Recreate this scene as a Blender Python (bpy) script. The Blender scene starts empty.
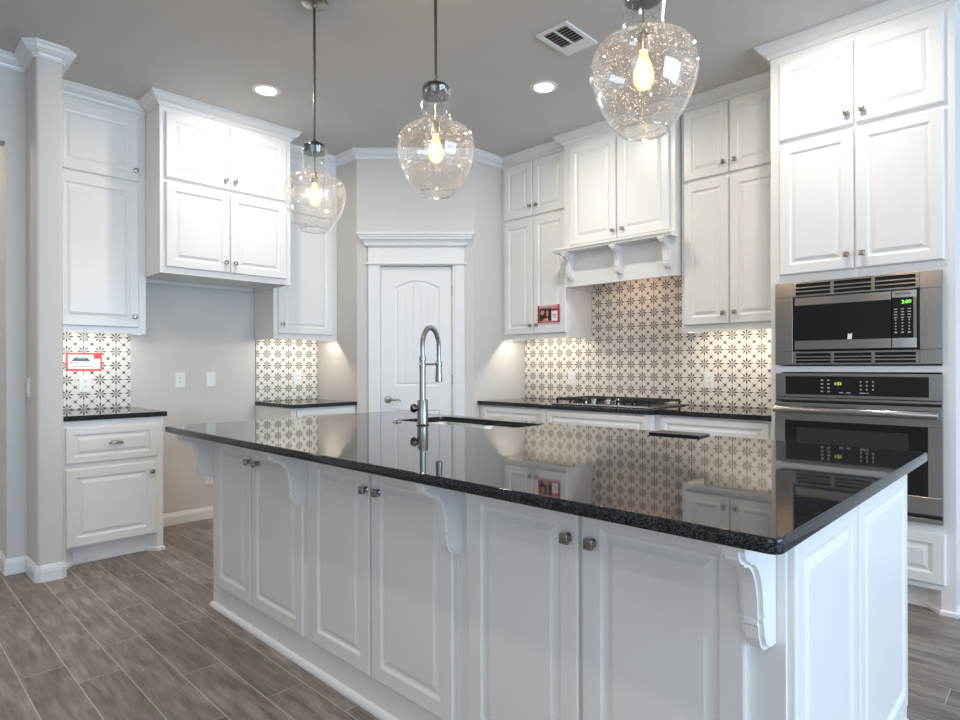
import bpy, bmesh, math, random
from mathutils import Vector, Matrix
random.seed(7)
C = bpy.context.scene.collection
PI = math.pi

# ------------------------------------------------------------------ camera, sky, lights, exposure
CEIL = 3.02
HEAD = 0.7725
HC = 1.2022
cam = bpy.data.cameras.new('camera')
cam.sensor_fit = 'HORIZONTAL'; cam.sensor_width = 36.0
cam.lens = 611.27 * 36.0 / 960.0
cam.shift_y = 6.716 / 960.0
cam.clip_start = 0.05
co = bpy.data.objects.new('camera', cam); C.objects.link(co)
co.matrix_world = (Matrix.Translation((0, 0, HC)) @ Matrix.Rotation(HEAD - PI / 2, 4, 'Z')
                   @ Matrix.Rotation(PI / 2, 4, 'X') @ Matrix.Rotation(-0.0031, 4, 'Z'))
bpy.context.scene.camera = co

w = bpy.data.worlds.new('sky'); bpy.context.scene.world = w
w.use_nodes = True
w.node_tree.nodes['Background'].inputs[0].default_value = (0.62, 0.78, 1.0, 1)
w.node_tree.nodes['Background'].inputs[1].default_value = 1.2

def area(name, loc, direction, sx, sy, power, col):
    l = bpy.data.lights.new(name, 'AREA'); l.shape = 'RECTANGLE'; l.size = sx; l.size_y = sy
    l.energy = power; l.color = col
    o = bpy.data.objects.new(name, l); C.objects.link(o); o.location = loc
    o.rotation_euler = Vector(direction).to_track_quat('-Z', 'Y').to_euler()
    return o
DAY = (0.55, 0.76, 1.0)
area('daylight_side_window', (1.8, -5.45, 1.5), (0, 1, 0), 4.4, 2.3, 255, DAY)
area('daylight_back_window', (-3.05, -1.0, 1.5), (1, 0, 0), 3.1, 2.1, 26, (0.86, 0.93, 1.0))
LAMP_POWER = 8.8
LED_STRENGTH = 56.0
vs = bpy.context.scene.view_settings
vs.view_transform = 'Standard'; vs.look = 'None'; vs.gamma = 1.0; vs.use_curve_mapping = False
vs.exposure = 0.39
cy = bpy.context.scene.cycles
cy.use_denoising = True
cy.max_bounces = 10; cy.transparent_max_bounces = 16; cy.diffuse_bounces = 5
cy.sample_clamp_indirect = 6.0
cy.caustics_reflective = False; cy.caustics_refractive = False

# ------------------------------------------------------------------ materials
MATS = {}
class NT:
    def __init__(s, name):
        s.m = bpy.data.materials.new(name); s.m.use_nodes = True
        s.t = s.m.node_tree; s.n = s.t.nodes; s.b = s.n['Principled BSDF']; s.out = s.n['Material Output']
        MATS[name] = s.m
    def node(s, typ, **kw):
        x = s.n.new(typ)
        for k, v in kw.items(): setattr(x, k, v)
        return x
    def link(s, a, b): s.t.links.new(a, b)
    def math(s, op, a, b=None, c=None, clamp=False):
        x = s.n.new('ShaderNodeMath'); x.operation = op; x.use_clamp = clamp
        for i, v in enumerate((a, b, c)):
            if v is None: continue
            if isinstance(v, (int, float)): x.inputs[i].default_value = v
            else: s.link(v, x.inputs[i])
        return x.outputs[0]
    def mix(s, f, a, b):
        x = s.n.new('ShaderNodeMix'); x.data_type = 'RGBA'
        for i, v in ((0, f), (6, a), (7, b)):
            if isinstance(v, (int, float)): x.inputs[i].default_value = v
            elif isinstance(v, tuple): x.inputs[i].default_value = (*v, 1) if len(v) == 3 else v
            else: s.link(v, x.inputs[i])
        return x.outputs[2]
    def noise(s, scale, detail=2, rough=.5, vec=None):
        x = s.n.new('ShaderNodeTexNoise'); x.inputs['Scale'].default_value = scale
        x.inputs['Detail'].default_value = detail; x.inputs['Roughness'].default_value = rough
        if vec is not None: s.link(vec, x.inputs['Vector'])
        return x
    def pos(s): return s.n.new('ShaderNodeNewGeometry').outputs['Position']
    def bump(s, h, strength, dist=.002):
        x = s.n.new('ShaderNodeBump'); x.inputs['Strength'].default_value = strength; x.inputs['Distance'].default_value = dist
        s.link(h, x.inputs['Height']); s.link(x.outputs[0], s.b.inputs['Normal'])
    def base(s, v):
        if isinstance(v, tuple): s.b.inputs['Base Color'].default_value = (*v, 1)
        else: s.link(v, s.b.inputs['Base Color'])
    def set(s, **kw):
        for k, v in kw.items():
            k = k.replace('_', ' ')
            if isinstance(v, (int, float)): s.b.inputs[k].default_value = v
            elif isinstance(v, tuple): s.b.inputs[k].default_value = v
            else: s.link(v, s.b.inputs[k])
        return s.m

def plain(name, col, rough=.5, metal=0., var=.03, nscale=12, bump=0., bscale=200):
    t = NT(name)
    n = t.noise(nscale, 3, vec=t.pos())
    d = tuple(max(0, c * (1 - var)) for c in col); u = tuple(min(1, c * (1 + var)) for c in col)
    t.base(t.mix(n.outputs[0], d, u))
    t.set(Roughness=rough, Metallic=metal)
    if bump:
        t.bump(t.noise(bscale, 2, vec=t.pos()).outputs[0], bump)
    return t.m

M_white = plain('cabinet_white_paint', (.80, .79, .77), .28, var=.012, nscale=6)
M_trim = plain('trim_white_paint', (.80, .80, .79), .32, var=.012, nscale=6)
M_wall = plain('greige_wall_paint', (.64, .612, .575), .85, var=.02, nscale=3, bump=.5, bscale=120)
M_ceil = plain('ceiling_paint', (.60, .583, .565), .9, var=.03, nscale=4, bump=1., bscale=95)
M_plate = plain('white_plastic', (.82, .82, .80), .35, var=.01)
M_dark = plain('black_slot', (.01, .01, .01), .5)
M_nickel = plain('satin_nickel', (.36, .335, .30), .28, 1., var=.08, nscale=40)
M_chrome = plain('brushed_nickel_faucet', (.36, .355, .35), .28, 1., var=.06, nscale=50)
M_pewter = plain('dark_pewter_metal', (.13, .12, .11), .3, 1., var=.1, nscale=40)
M_blackglass = plain('black_glass', (.006, .006, .007), .06, var=.1)
M_iron = plain('cast_iron', (.012, .012, .012), .5, var=.2, nscale=60)
M_folder = plain('black_folder_card', (.015, .013, .015), .25, var=.1)
M_hinge = plain('hinge_steel', (.40, .39, .38), .35, 1., var=.05)

def steel():
    t = NT('brushed_stainless_steel')
    g = t.node('ShaderNodeMapping'); g.inputs['Scale'].default_value = (3, 3, 260)
    t.link(t.pos(), g.inputs[0])
    n = t.noise(6, 4, .6, vec=g.outputs[0])
    t.base(t.mix(n.outputs[0], (.34, .335, .33), (.45, .445, .44)))
    t.set(Metallic=1., Roughness=t.math('MULTIPLY_ADD', n.outputs[0], .10, .17))
    return t.m
M_steel = steel()
M_sink = plain('satin_sink_steel', (.80, .79, .77), .42, 1., var=.05, nscale=60)

def granite():
    t = NT('steel_grey_granite')
    p = t.pos()
    v = t.node('ShaderNodeTexVoronoi'); v.inputs['Scale'].default_value = 420; t.link(p, v.inputs['Vector'])
    n = t.noise(150, 4, .65, vec=p)
    n2 = t.noise(380, 2, .6, vec=p)
    sep = t.node('ShaderNodeSeparateColor'); t.link(v.outputs['Color'], sep.inputs[0])
    a = t.math('MULTIPLY', t.math('GREATER_THAN', sep.outputs[0], .68), t.math('MULTIPLY', n.outputs[0], 1.2))
    c1 = t.mix(a, (.008, .008, .009), (.070, .078, .092))
    f2 = t.math('MULTIPLY', t.math('SUBTRACT', n2.outputs[0], .60, clamp=True), 4.0, clamp=True)
    c2 = t.mix(f2, c1, (.12, .125, .135))
    t.base(c2)
    t.set(Roughness=.035)
    t.b.inputs['IOR'].default_value = 1.43
    return t.m
M_granite = granite()

def wood_tile():
    t = NT('wood_look_tile')
    g = t.n.new('ShaderNodeNewGeometry')
    r = g.outputs['Random Per Island']
    mp = t.node('ShaderNodeMapping'); mp.inputs['Scale'].default_value = (14, 1.8, 1)
    off = t.node('ShaderNodeCombineXYZ'); t.link(t.math('MULTIPLY', r, 40.), off.inputs[0]); t.link(t.math('MULTIPLY', r, 71.), off.inputs[1]); t.link(t.math('MULTIPLY', r, 13.), off.inputs[2])
    t.link(g.outputs['Position'], mp.inputs[0]); t.link(off.outputs[0], mp.inputs[1])
    n = t.noise(2.6, 6, .62, vec=mp.outputs[0])
    mp2 = t.node('ShaderNodeMapping'); mp2.inputs['Scale'].default_value = (5, 1.6, 1)
    t.link(g.outputs['Position'], mp2.inputs[0]); t.link(off.outputs[0], mp2.inputs[1])
    n2 = t.noise(2.4, 4, .6, vec=mp2.outputs[0])
    cr = t.node('ShaderNodeValToRGB'); t.link(n.outputs[0], cr.inputs[0])
    cr.color_ramp.elements[0].position = .34; cr.color_ramp.elements[0].color = (.135, .108, .092, 1)
    cr.color_ramp.elements[1].position = .66; cr.color_ramp.elements[1].color = (.355, .305, .270, 1)
    c = t.mix(t.math('MULTIPLY', t.math('SUBTRACT', n2.outputs[0], .42, clamp=True), 2.6, clamp=True), cr.outputs[0], (.170, .138, .118))
    h = t.node('ShaderNodeHueSaturation'); t.link(c, h.inputs['Color'])
    t.link(t.math('MULTIPLY_ADD', r, .36, .82), h.inputs['Value'])
    t.base(h.outputs[0])
    t.set(Roughness=t.math('MULTIPLY_ADD', n.outputs[0], .18, .33))
    t.bump(n.outputs[0], .12)
    return t.m
M_wood = wood_tile()
M_grout = plain('light_grout', (.52, .48, .44), .9, var=.05, nscale=40)

def star_tile(name, axis, o):
    # pattern of eight-pointed stars 10 cm apart, little crosses between, on 20 cm encaustic tiles
    t = NT(name)
    s = t.node('ShaderNodeSeparateXYZ'); t.link(t.pos(), s.inputs[0])
    P = .1
    def cell(x, off):
        f = t.math('FRACT', t.math('MULTIPLY_ADD', x, 1 / P, .5 - off / P + 100))
        return t.math('ABSOLUTE', t.math('SUBTRACT', f, .5))
    a = cell(s.outputs[axis], o); b = cell(s.outputs[2], 1.018)
    m = t.math('MAXIMUM', a, b); n = t.math('MINIMUM', a, b)
    q = .70710678
    d = t.math('MULTIPLY', t.math('ADD', m, n), q); e = t.math('MULTIPLY', t.math('SUBTRACT', m, n), q)
    def ray(along, across, w0, L):
        return t.math('LESS_THAN', across, t.math('MULTIPLY_ADD', along, -w0 / L, w0))
    def kite(along, across, L):
        return t.math('LESS_THAN', across, t.math('MINIMUM', t.math('MULTIPLY_ADD', along, .60, -.60 * .125), t.math('MULTIPLY_ADD', along, -.31, .31 * L)))
    r1 = kite(m, n, .455); r2 = kite(d, e, .425)
    mc = t.math('SUBTRACT', .5, n); nc = t.math('SUBTRACT', .5, m)
    dc = t.math('MULTIPLY', t.math('ADD', mc, nc), q); ec = t.math('ABSOLUTE', t.math('MULTIPLY', t.math('SUBTRACT', mc, nc), q))
    r3 = ray(dc, ec, .056, .20)
    line = t.math('MAXIMUM', t.math('LESS_THAN', n, .009), t.math('MULTIPLY', t.math('LESS_THAN', e, .009), 1.0))
    dark = t.math('MAXIMUM', t.math('MAXIMUM', r1, r2), t.math('MAXIMUM', r3, 0.))
    core = t.math('LESS_THAN', t.math('MAXIMUM', m, d), .155)
    nz = t.noise(60, 3, vec=t.pos())
    white = t.mix(nz.outputs[0], (.74, .70, .64), (.84, .81, .75))
    c = t.mix(line, white, (.56, .51, .45))
    c = t.mix(dark, c, (.045, .036, .029))
    c = t.mix(core, c, (.46, .42, .385))
    # grout every second star line
    def gl(x, off):
        f = t.math('FRACT', t.math('MULTIPLY_ADD', x, .5 / P, .5 - off * .5 / P + 100))
        return t.math('LESS_THAN', t.math('ABSOLUTE', t.math('SUBTRACT', f, .5)), .0065)
    g = t.math('MAXIMUM', gl(s.outputs[axis], o), gl(s.outputs[2], 1.118))
    c = t.mix(g, c, (.24, .21, .185))
    t.base(c); t.set(Roughness=.42)
    return t.m
M_star_r = star_tile('star_tile_cook_wall', 1, 1.527)
M_star_l = star_tile('star_tile_left_wall', 0, 1.1215)
M_star_k = star_tile('star_tile_corner', 0, 2.568)

def emit(name, col, st):
    t = NT(name); t.base(tuple(c * .5 for c in col)); t.set(Emission_Color=(*col, 1), Emission_Strength=st); return t.m
M_lens = emit('lamp_lens', (1, .95, .88), 14)
M_led = emit('led_strip_warm', (1, .91, .78), LED_STRENGTH)
M_led2 = emit('led_strip_neutral', (1, .94, .86), LED_STRENGTH)
M_fil = emit('glowing_filament', (1, .60, .28), 90)
M_green = emit('green_display', (.25, 1, .12), 1.6)
M_lime = emit('lime_display', (.75, 1, .2), 1.0)
M_key = plain('grey_key_print', (.45, .45, .46), .5)
M_red = plain('red_print', (.72, .04, .035), .45)
M_crimson = plain('crimson_print', (.42, .02, .05), .45)
M_card = plain('white_card', (.85, .83, .82), .45)
M_pink = plain('pink_print', (.82, .42, .47), .45)
M_teal = plain('dark_teal_print', (.04, .09, .10), .45)
M_grey = plain('grey_print', (.30, .30, .33), .45)
M_skin = plain('tan_print', (.55, .25, .16), .45)
M_orange = plain('orange_print', (.75, .33, .08), .45)

def glass(name, tint, seeds, glow=0, base=.05):
    t = NT(name)
    tr = t.node('ShaderNodeBsdfTransparent'); tr.inputs[0].default_value = (*tint, 1)
    gl = t.node('ShaderNodeBsdfGlossy'); gl.inputs['Roughness'].default_value = .03
    gl.inputs[0].default_value = (.95, .97, 1, 1)
    lw = t.node('ShaderNodeLayerWeight'); lw.inputs['Blend'].default_value = .22
    mx = t.node('ShaderNodeMixShader')
    fac = t.math('MULTIPLY_ADD', t.math('POWER', lw.outputs['Facing'], 1.8), .75, base)
    t.link(fac, mx.inputs[0]); t.link(tr.outputs[0], mx.inputs[1]); t.link(gl.outputs[0], mx.inputs[2])
    last = mx.outputs[0]
    if seeds:
        tc = t.node('ShaderNodeTexCoord')
        v = t.node('ShaderNodeTexVoronoi'); v.inputs['Scale'].default_value = 125
        t.link(tc.outputs['Object'], v.inputs['Vector'])
        nz = t.noise(14, 2, vec=tc.outputs['Object'])
        sel = t.math('LESS_THAN', v.outputs['Distance'], t.math('MULTIPLY_ADD', nz.outputs[0], .62, -.06))
        sp = t.node('ShaderNodeSeparateColor'); t.link(v.outputs['Color'], sp.inputs[0])
        sel = t.math('MULTIPLY', sel, t.math('GREATER_THAN', sp.outputs[1], .40))
        df = t.node('ShaderNodeBsdfTranslucent'); df.inputs[0].default_value = (.95, .95, .95, 1)
        dd = t.node('ShaderNodeBsdfDiffuse'); dd.inputs[0].default_value = (.95, .95, .95, 1)
        ad = t.node('ShaderNodeMixShader'); t.link(df.outputs[0], ad.inputs[1]); t.link(dd.outputs[0], ad.inputs[2])
        m2 = t.node('ShaderNodeMixShader'); t.link(t.math('MULTIPLY_ADD', sel, .26, .010), m2.inputs[0])
        t.link(last, m2.inputs[1]); t.link(ad.outputs[0], m2.inputs[2]); last = m2.outputs[0]
        b = t.node('ShaderNodeBump'); b.inputs['Strength'].default_value = .10; b.inputs['Distance'].default_value = .004
        t.link(t.noise(26, 2, vec=tc.outputs['Object']).outputs[0], b.inputs['Height'])
        t.link(b.outputs[0], gl.inputs['Normal'])
    if not seeds and glow:
        em = t.node('ShaderNodeEmission'); em.inputs[0].default_value = (1, .50, .17, 1); em.inputs[1].default_value = glow
        ad2 = t.node('ShaderNodeAddShader'); t.link(last, ad2.inputs[0]); t.link(em.outputs[0], ad2.inputs[1]); last = ad2.outputs[0]
    t.link(last, t.out.inputs[0])
    return t.m
M_seed = glass('seeded_clear_glass', (.975, .98, .98), True)
M_rim = glass('rim_glass', (.96, .97, .97), False, 0, .30)
M_bulbglass = glass('amber_bulb_glass', (1., .90, .74), False, .75)
M_pane = glass('window_glass', (.97, .98, .98), False)

# ------------------------------------------------------------------ mesh helpers
class MB:
    def __init__(s): s.bm = bmesh.new()
    def quad(s, *p):
        vs_ = [s.bm.verts.new(q) for q in p]; return s.bm.faces.new(vs_)
    def box(s, x0, x1, y0, y1, z0, z1, bev=0.):
        r = bmesh.ops.create_cube(s.bm, size=1.)
        bmesh.ops.scale(s.bm, vec=(x1 - x0, y1 - y0, z1 - z0), verts=r['verts'])
        bmesh.ops.translate(s.bm, vec=((x0 + x1) / 2, (y0 + y1) / 2, (z0 + z1) / 2), verts=r['verts'])
        if bev:
            ed = list({e for v in r['verts'] for e in v.link_edges})
            bmesh.ops.bevel(s.bm, geom=ed, offset=bev, segments=2, affect='EDGES', profile=.5)
        return s
    def prism(s, pts, a0, a1, axis):
        """closed 2D outline pts swept from a0 to a1 along axis; axis 'x': pts=(y,z); 'y': (x,z); 'z': (x,y)"""
        f = {'x': lambda p, a: (a, p[0], p[1]), 'y': lambda p, a: (p[0], a, p[1]), 'z': lambda p, a: (p[0], p[1], a)}[axis]
        A = [s.bm.verts.new(f(p, a0)) for p in pts]; B = [s.bm.verts.new(f(p, a1)) for p in pts]
        n = len(pts)
        s.bm.faces.new(A); s.bm.faces.new(B[::-1])
        for i in range(n): s.bm.faces.new((A[i], B[i], B[(i + 1) % n], A[(i + 1) % n]))
        return s
    def lathe(s, prof, c=(0, 0, 0), seg=32, axis='z', close=False):
        R = []
        for r, z in prof:
            ring = []
            for k in range(seg):
                t = 2 * PI * k / seg; a, b = r * math.cos(t), r * math.sin(t)
                p = {'z': (a, b, z), 'y': (a, z, b), 'x': (z, a, b)}[axis]
                ring.append(s.bm.verts.new((c[0] + p[0], c[1] + p[1], c[2] + p[2])))
            R.append(ring)
        for i in range(len(R) - 1):
            for k in range(seg):
                s.bm.faces.new((R[i][k], R[i][(k + 1) % seg], R[i + 1][(k + 1) % seg], R[i + 1][k]))
        if close:
            s.bm.faces.new(R[0]); s.bm.faces.new(R[-1][::-1])
        return s
    def cyl(s, c, r, h, axis='z', seg=24, r2=None):
        r2 = r if r2 is None else r2
        return s.lathe([(r, 0), (r2, h)], c, seg, axis, True)
    def tube(s, path, rad, seg=12):
        path = [Vector(p) for p in path]; rs = rad if isinstance(rad, list) else [rad] * len(path)
        rings = []; up = None
        for i, p in enumerate(path):
            t = (path[min(i + 1, len(path) - 1)] - path[max(i - 1, 0)]).normalized()
            if up is None: up = t.orthogonal().normalized()
            up = (up - t * up.dot(t)).normalized(); sd = t.cross(up)
            rings.append([s.bm.verts.new(p + (up * math.cos(2 * PI * k / seg) + sd * math.sin(2 * PI * k / seg)) * rs[i]) for k in range(seg)])
        for a, b in zip(rings, rings[1:]):
            for k in range(seg): s.bm.faces.new((a[k], a[(k + 1) % seg], b[(k + 1) % seg], b[k]))
        s.bm.faces.new(rings[0][::-1]); s.bm.faces.new(rings[-1])
        return s
    def sweep(s, path, prof, z=0., right=True):
        """mitred moulding: prof = [(out, dz)] closed outline swept along the XY path; out to the right of travel"""
        n = len(path); P = [Vector((p[0], p[1])) for p in path]; rings = []
        sg = 1 if right else -1
        def nrm(d): return Vector((d.y, -d.x)) * sg
        for i in range(n):
            ds = []
            if i > 0: ds.append((P[i] - P[i - 1]).normalized())
            if i < n - 1: ds.append((P[i + 1] - P[i]).normalized())
            if len(ds) == 1: off = nrm(ds[0])
            else:
                a, b = nrm(ds[0]), nrm(ds[1]); mm = (a + b).normalized(); off = mm / max(.2, mm.dot(a))
            rings.append([s.bm.verts.new((P[i].x + off.x * o, P[i].y + off.y * o, z + dz)) for o, dz in prof])
        k = len(prof)
        for a, b in zip(rings, rings[1:]):
            for j in range(k): s.bm.faces.new((a[j], a[(j + 1) % k], b[(j + 1) % k], b[j]))
        s.bm.faces.new(rings[0][::-1]); s.bm.faces.new(rings[-1])
        return s
    def nested(s, x0, x1, z0, z1, y, steps):
        """front face of stepped rectangles: steps=[(inset, depth)] depth is into the panel (+y)"""
        R = []
        for i, d in steps:
            R.append([s.bm.verts.new(p) for p in ((x0 + i, y + d, z0 + i), (x1 - i, y + d, z0 + i), (x1 - i, y + d, z1 - i), (x0 + i, y + d, z1 - i))])
        for a, b in zip(R, R[1:]):
            for k in range(4): s.bm.faces.new((a[k], a[(k + 1) % 4], b[(k + 1) % 4], b[k]))
        s.bm.faces.new(R[-1]); s.bm.faces.new(R[0][::-1])
        return s
    def raised(s, x0, x1, z0, z1, y, t=.02, fw=.058):
        """raised-panel front whose face plane is at y, thickness t behind it"""
        return s.nested(x0, x1, z0, z1, y, [(0, t), (0, .005), (.002, .002), (.006, 0), (fw - .006, 0), (fw - .001, .003), (fw + .003, .008),
                                            (fw + .009, .0095), (fw + .012, .0092), (fw + .027, .0026), (fw + .029, .0012)])
    def obj(s, name, mat, parent=None, smooth=False, angle=None):
        bmesh.ops.recalc_face_normals(s.bm, faces=s.bm.faces[:])
        me = bpy.data.meshes.new(name); s.bm.to_mesh(me); s.bm.free()
        if mat: me.materials.append(mat)
        if smooth:
            for p in me.polygons: p.use_smooth = True
            if angle is not None: me.set_sharp_from_angle(angle=angle)
        o = bpy.data.objects.new(name, me); C.objects.link(o)
        if parent: o.parent = parent
        return o

def tag(o, label, cat, group=None):
    o['label'] = label; o['category'] = cat
    if group: o['group'] = group
    return o
def struct(o, label=None):
    o['kind'] = 'structure'
    if label: o['label'] = label
    return o
def thing(name, label, cat, loc=(0, 0, 0), rz=0., group=None):
    o = bpy.data.objects.new(name, None); o.empty_display_size = .1; C.objects.link(o)
    o.location = loc; o.rotation_euler = (0, 0, rz)
    return tag(o, label, cat, group)
SM = math.radians(35)

# ------------------------------------------------------------------ setting
XW = 4.316; YW = 4.952            # cooktop wall, refrigerator wall
PX, PYL, PXR, PY = 2.957, 4.322, 3.652, 3.627   # pantry corner
XB, YB, YH = -3.2, -5.6, 6.6      # far limits behind the camera and in the hall

# floor: planks 15 x 90 cm running along Y, laid into grout
row_off = {2: 0.22, 3: 0.025, 4: 0.305, 5: 0.70, 6: 0.31, 7: 0.03, 1: .55, 0: .1}
fm = MB(); fm.quad((XB, YB, 0), (5.4, YB, 0), (5.4, YH, 0), (XB, YH, 0))
pm = MB()
k0 = int(math.floor(XB / .15)) - 0
for k in range(k0, int(5.4 / .15)):
    x0 = .15 * k - .004 + .0022 + .15 * 1; x0 = max(x0, XB); x1 = .15 * (k + 1) - .004 - .0022 + .15
    off = row_off.get(k - 0 + 0, None)
    off = row_off[k] if k in row_off else random.random() * .9
    y = YB - .9 + ((off - (YB - .9)) % .9) - .9
    while y < YH:
        a, b = max(y + .0018, YB), min(y + .9 - .0018, YH)
        if b - a > .02 and x1 - x0 > .02:
            pm.quad((x0, a, .0008), (x1, a, .0008), (x1, b, .0008), (x0, b, .0008))
        y += .9
fl = fm.obj('floor', M_grout); struct(fl, 'floor of brown grey wood look planks with pale grout lines')
pl = pm.obj('plank_tiles', M_wood, fl)

c = MB().box(XB, 5.4, YB, YH, CEIL, CEIL + .1).obj('ceiling', M_ceil); struct(c, 'grey textured flat ceiling')
def wall(name, *b):
    return struct(MB().box(*b).obj(name, M_wall))
T = .12
wall('wall_right', XW, XW + T, YB, PY + .12, 0, CEIL)
wall('wall_left', .718, PX + .12, YW, YW + T, 0, CEIL)
q = T * math.tan(PI / 8)
struct(MB().prism([(PX, PYL), (PX + T, PYL + q), (PX + T, YW), (PX, YW)], 0, CEIL, 'z').obj('wall_pantry_left', M_wall))
struct(MB().prism([(PXR, PY), (XW, PY), (XW, PY + T), (PXR + q, PY + T)], 0, CEIL, 'z').obj('wall_pantry_right', M_wall))
# diagonal pantry wall with its door opening
D0 = Vector((PX, PYL)); DL = (Vector((PXR, PY)) - D0).length; RD = -PI / 4
DX0, DX1, DZ = .190, .808, 2.048
q = T * math.tan(PI / 8)
dw = MB().prism([(0, 0), (DX0, 0), (DX0, T), (q, T)], 0, CEIL, 'z').prism([(DX1, 0), (DL, 0), (DL - q, T), (DX1, T)], 0, CEIL, 'z').box(DX0, DX1, 0, T, DZ, CEIL)
dwo = dw.obj('wall_pantry', M_wall); struct(dwo); dwo.location = (PX, PYL, 0); dwo.rotation_euler = (0, 0, RD)
# end of the wing wall with rounded corners, and hall opening beside it
CX0, CX1, CY0 = .718, .846, 4.158
r = .02
pts = [(CX0, YW)] + [(CX0 + r - r * math.cos(t), CY0 + r - r * math.sin(t)) for t in [i * PI / 8 for i in range(5)]] + \
      [(CX1 - r + r * math.sin(t), CY0 + r - r * math.cos(t)) for t in [i * PI / 8 for i in range(5)]] + [(CX1, YW)]
wc = MB().prism(pts, 0, CEIL, 'z').obj('wall_wing', M_wall, smooth=True, angle=SM); struct(wc)
HX = .622; HY = 4.45
wall('wall_hall_right', HX, CX0, HY, YH, 0, CEIL)
wall('wall_hall_header', -.5, HX, HY, HY + T, 2.52, CEIL)
wall('wall_hall_left', XB, -.5, HY, HY + T, 0, CEIL)
wall('wall_hall_end', XB, HX, YH, YH + T, 0, CEIL)
# walls behind the camera with their windows
def wall_with_window(name, axis, at, a0, a1, o0, o1, z0, z1):
    m = MB()
    for (p, q, r0, r1) in ((a0, o0, 0, CEIL), (o1, a1, 0, CEIL), (o0, o1, 0, z0), (o0, o1, z1, CEIL)):
        if axis == 'x': m.box(p, q, at - T, at, r0, r1)
        else: m.box(at - T, at, p, q, r0, r1)
    return struct(m.obj(name, M_wall))
wall_with_window('wall_front', 'x', YB, XB, 5.4, -.4, 4.0, .3, 2.7)
wall_with_window('wall_back', 'y', XB, YB, HY, -2.6, .6, .4, 2.6)
def window(n, axis, at, o0, o1, z0, z1, bars):
    m = MB()
    def bx(p, q, r0, r1):
        if axis == 'x': m.box(p, q, at - .08, at - .03, r0, r1)
        else: m.box(at - .08, at - .03, p, q, r0, r1)
    bx(o0, o1, z0, z0 + .05); bx(o0, o1, z1 - .05, z1)
    for i in range(bars + 1):
        x = o0 + (o1 - o0 - .05) * i / bars; bx(x, x + .05, z0 + .05, z1 - .05)
    struct(m.obj('window_%d' % n, M_trim))
window(1, 'x', YB, -.4, 4.0, .3, 2.7, 4)
window(2, 'y', XB, -2.6, .6, .4, 2.6, 4)

# mouldings
CROWN = [(0, 0), (.067, 0), (.067, -.010), (.060, -.014), (.054, -.022), (.050, -.032), (.034, -.046), (.018, -.054), (.015, -.064), (.010, -.067), (.010, -.075), (0, -.075)]
BASE = [(0, 0), (.013, 0), (.013, .062), (.011, .066), (.011, .074), (.007, .080), (.005, .090), (0, .094)]
def trim(n, path, prof, z, right, label=None, mat=None):
    m = MB().sweep(path, prof, z, right)
    o = m.obj(n, mat or M_trim); struct(o, label); return o
ch = .018
trim('trim_1', [(-1.5, HY), (CX0, HY), (CX0, CY0 + ch), (CX0 + ch, CY0), (CX1 - ch, CY0), (CX1, CY0 + ch), (CX1, 4.60)], CROWN, CEIL, True, 'white crown moulding wrapped around the wing wall')
trim('trim_2', [(PX, 4.60), (PX, PYL), (PXR, PY), (3.99, PY)], CROWN, CEIL, True, 'white crown moulding around the pantry corner')
trim('baseboard_left', [(HX, 5.2), (HX, HY), (CX0, HY), (CX0, CY0 + ch), (CX0 + ch, CY0), (CX1 - ch, CY0), (CX1, CY0 + ch), (CX1, 4.33)], BASE, 0, True, 'white baseboard around the wing wall')
trim('baseboard_back', [(1.437, YW), (2.365, YW)], BASE, 0, True, 'white baseboard in the refrigerator recess')
trim('baseboard_pantry', [(PX + .06, PYL - .06), (PX + .068, PYL - .068)], BASE, 0, True)

# pantry door, casing and head (local frame: x along the diagonal, y into the wall)
def diag(o): o.location = (PX, PYL, 0); o.rotation_euler = (0, 0, RD); return o
m = MB()
for a, b in ((.098, DX0 + .004), (DX1 - .004, .902)):
    m.box(a, b, -.014, .0, 0, 2.058)
    m.box(a + (.0 if a < .5 else .018), b - (.018 if a < .5 else 0), -.020, -.0141, 0, 2.058, .002)
m.box(.098, .902, -.021, 0, 2.078, 2.215)                       # frieze
m.box(.080, .920, -.036, 0, 2.058, 2.078, .005)                 # bead
HEADP = [(0, 0), (.088, 0), (.088, -.016), (.078, -.020), (.074, -.034), (.066, -.042), (.064, -.052), (.046, -.064), (.034, -.080), (.028, -.100), (.010, -.106), (0.0, -.112)]
m.sweep([(.098, -.0), (.098, -.022), (.902, -.022), (.902, -.0)], [(o_ * .93, z_) for o_, z_ in HEADP], 2.316, True)
m.box(.098, .902, -.021, 0, 2.212, 2.313)
tr3 = m.obj('trim_3', M_trim); struct(tr3, 'white pantry door casing with tall crowned head'); diag(tr3)
d = bpy.data.objects.new('door_1', None); C.objects.link(d); struct(d, 'white pantry door with arched plank panel'); diag(d)
# slab with arched recessed panel
def arch_outline(x0, x1, z0, zs, rise, n=14):
    pts = [(x0, z0), (x1, z0), (x1, zs)]
    for i in range(1, n):
        u = i / n; x = x1 + (x0 - x1) * u
        pts.append((x, zs + rise * (1 - (2 * u - 1) ** 2)))
    pts.append((x0, zs)); return pts
m = MB()
FX0, FX1, FY = DX0 + .003, DX1 - .003, .012
m.box(FX0, FX1, FY + .0125, FY + .035, .008, DZ - .004)
def panel(m, x0, x1, z0, zs, rise):
    L = []
    for i, dd in ((0, 0), (.012, .007), (.022, .008), (.030, .003)):
        L.append([m.bm.verts.new((x, FY + dd, z)) for x, z in arch_outline(x0 + i, x1 - i, z0 + i, zs - i * .6, rise - i * .4)])
    for a, b in zip(L, L[1:]):
        for k in range(len(a)): m.bm.faces.new((a[k], a[(k + 1) % len(a)], b[(k + 1) % len(a)], b[k]))
    m.bm.faces.new(L[-1]); return L[0]
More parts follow.
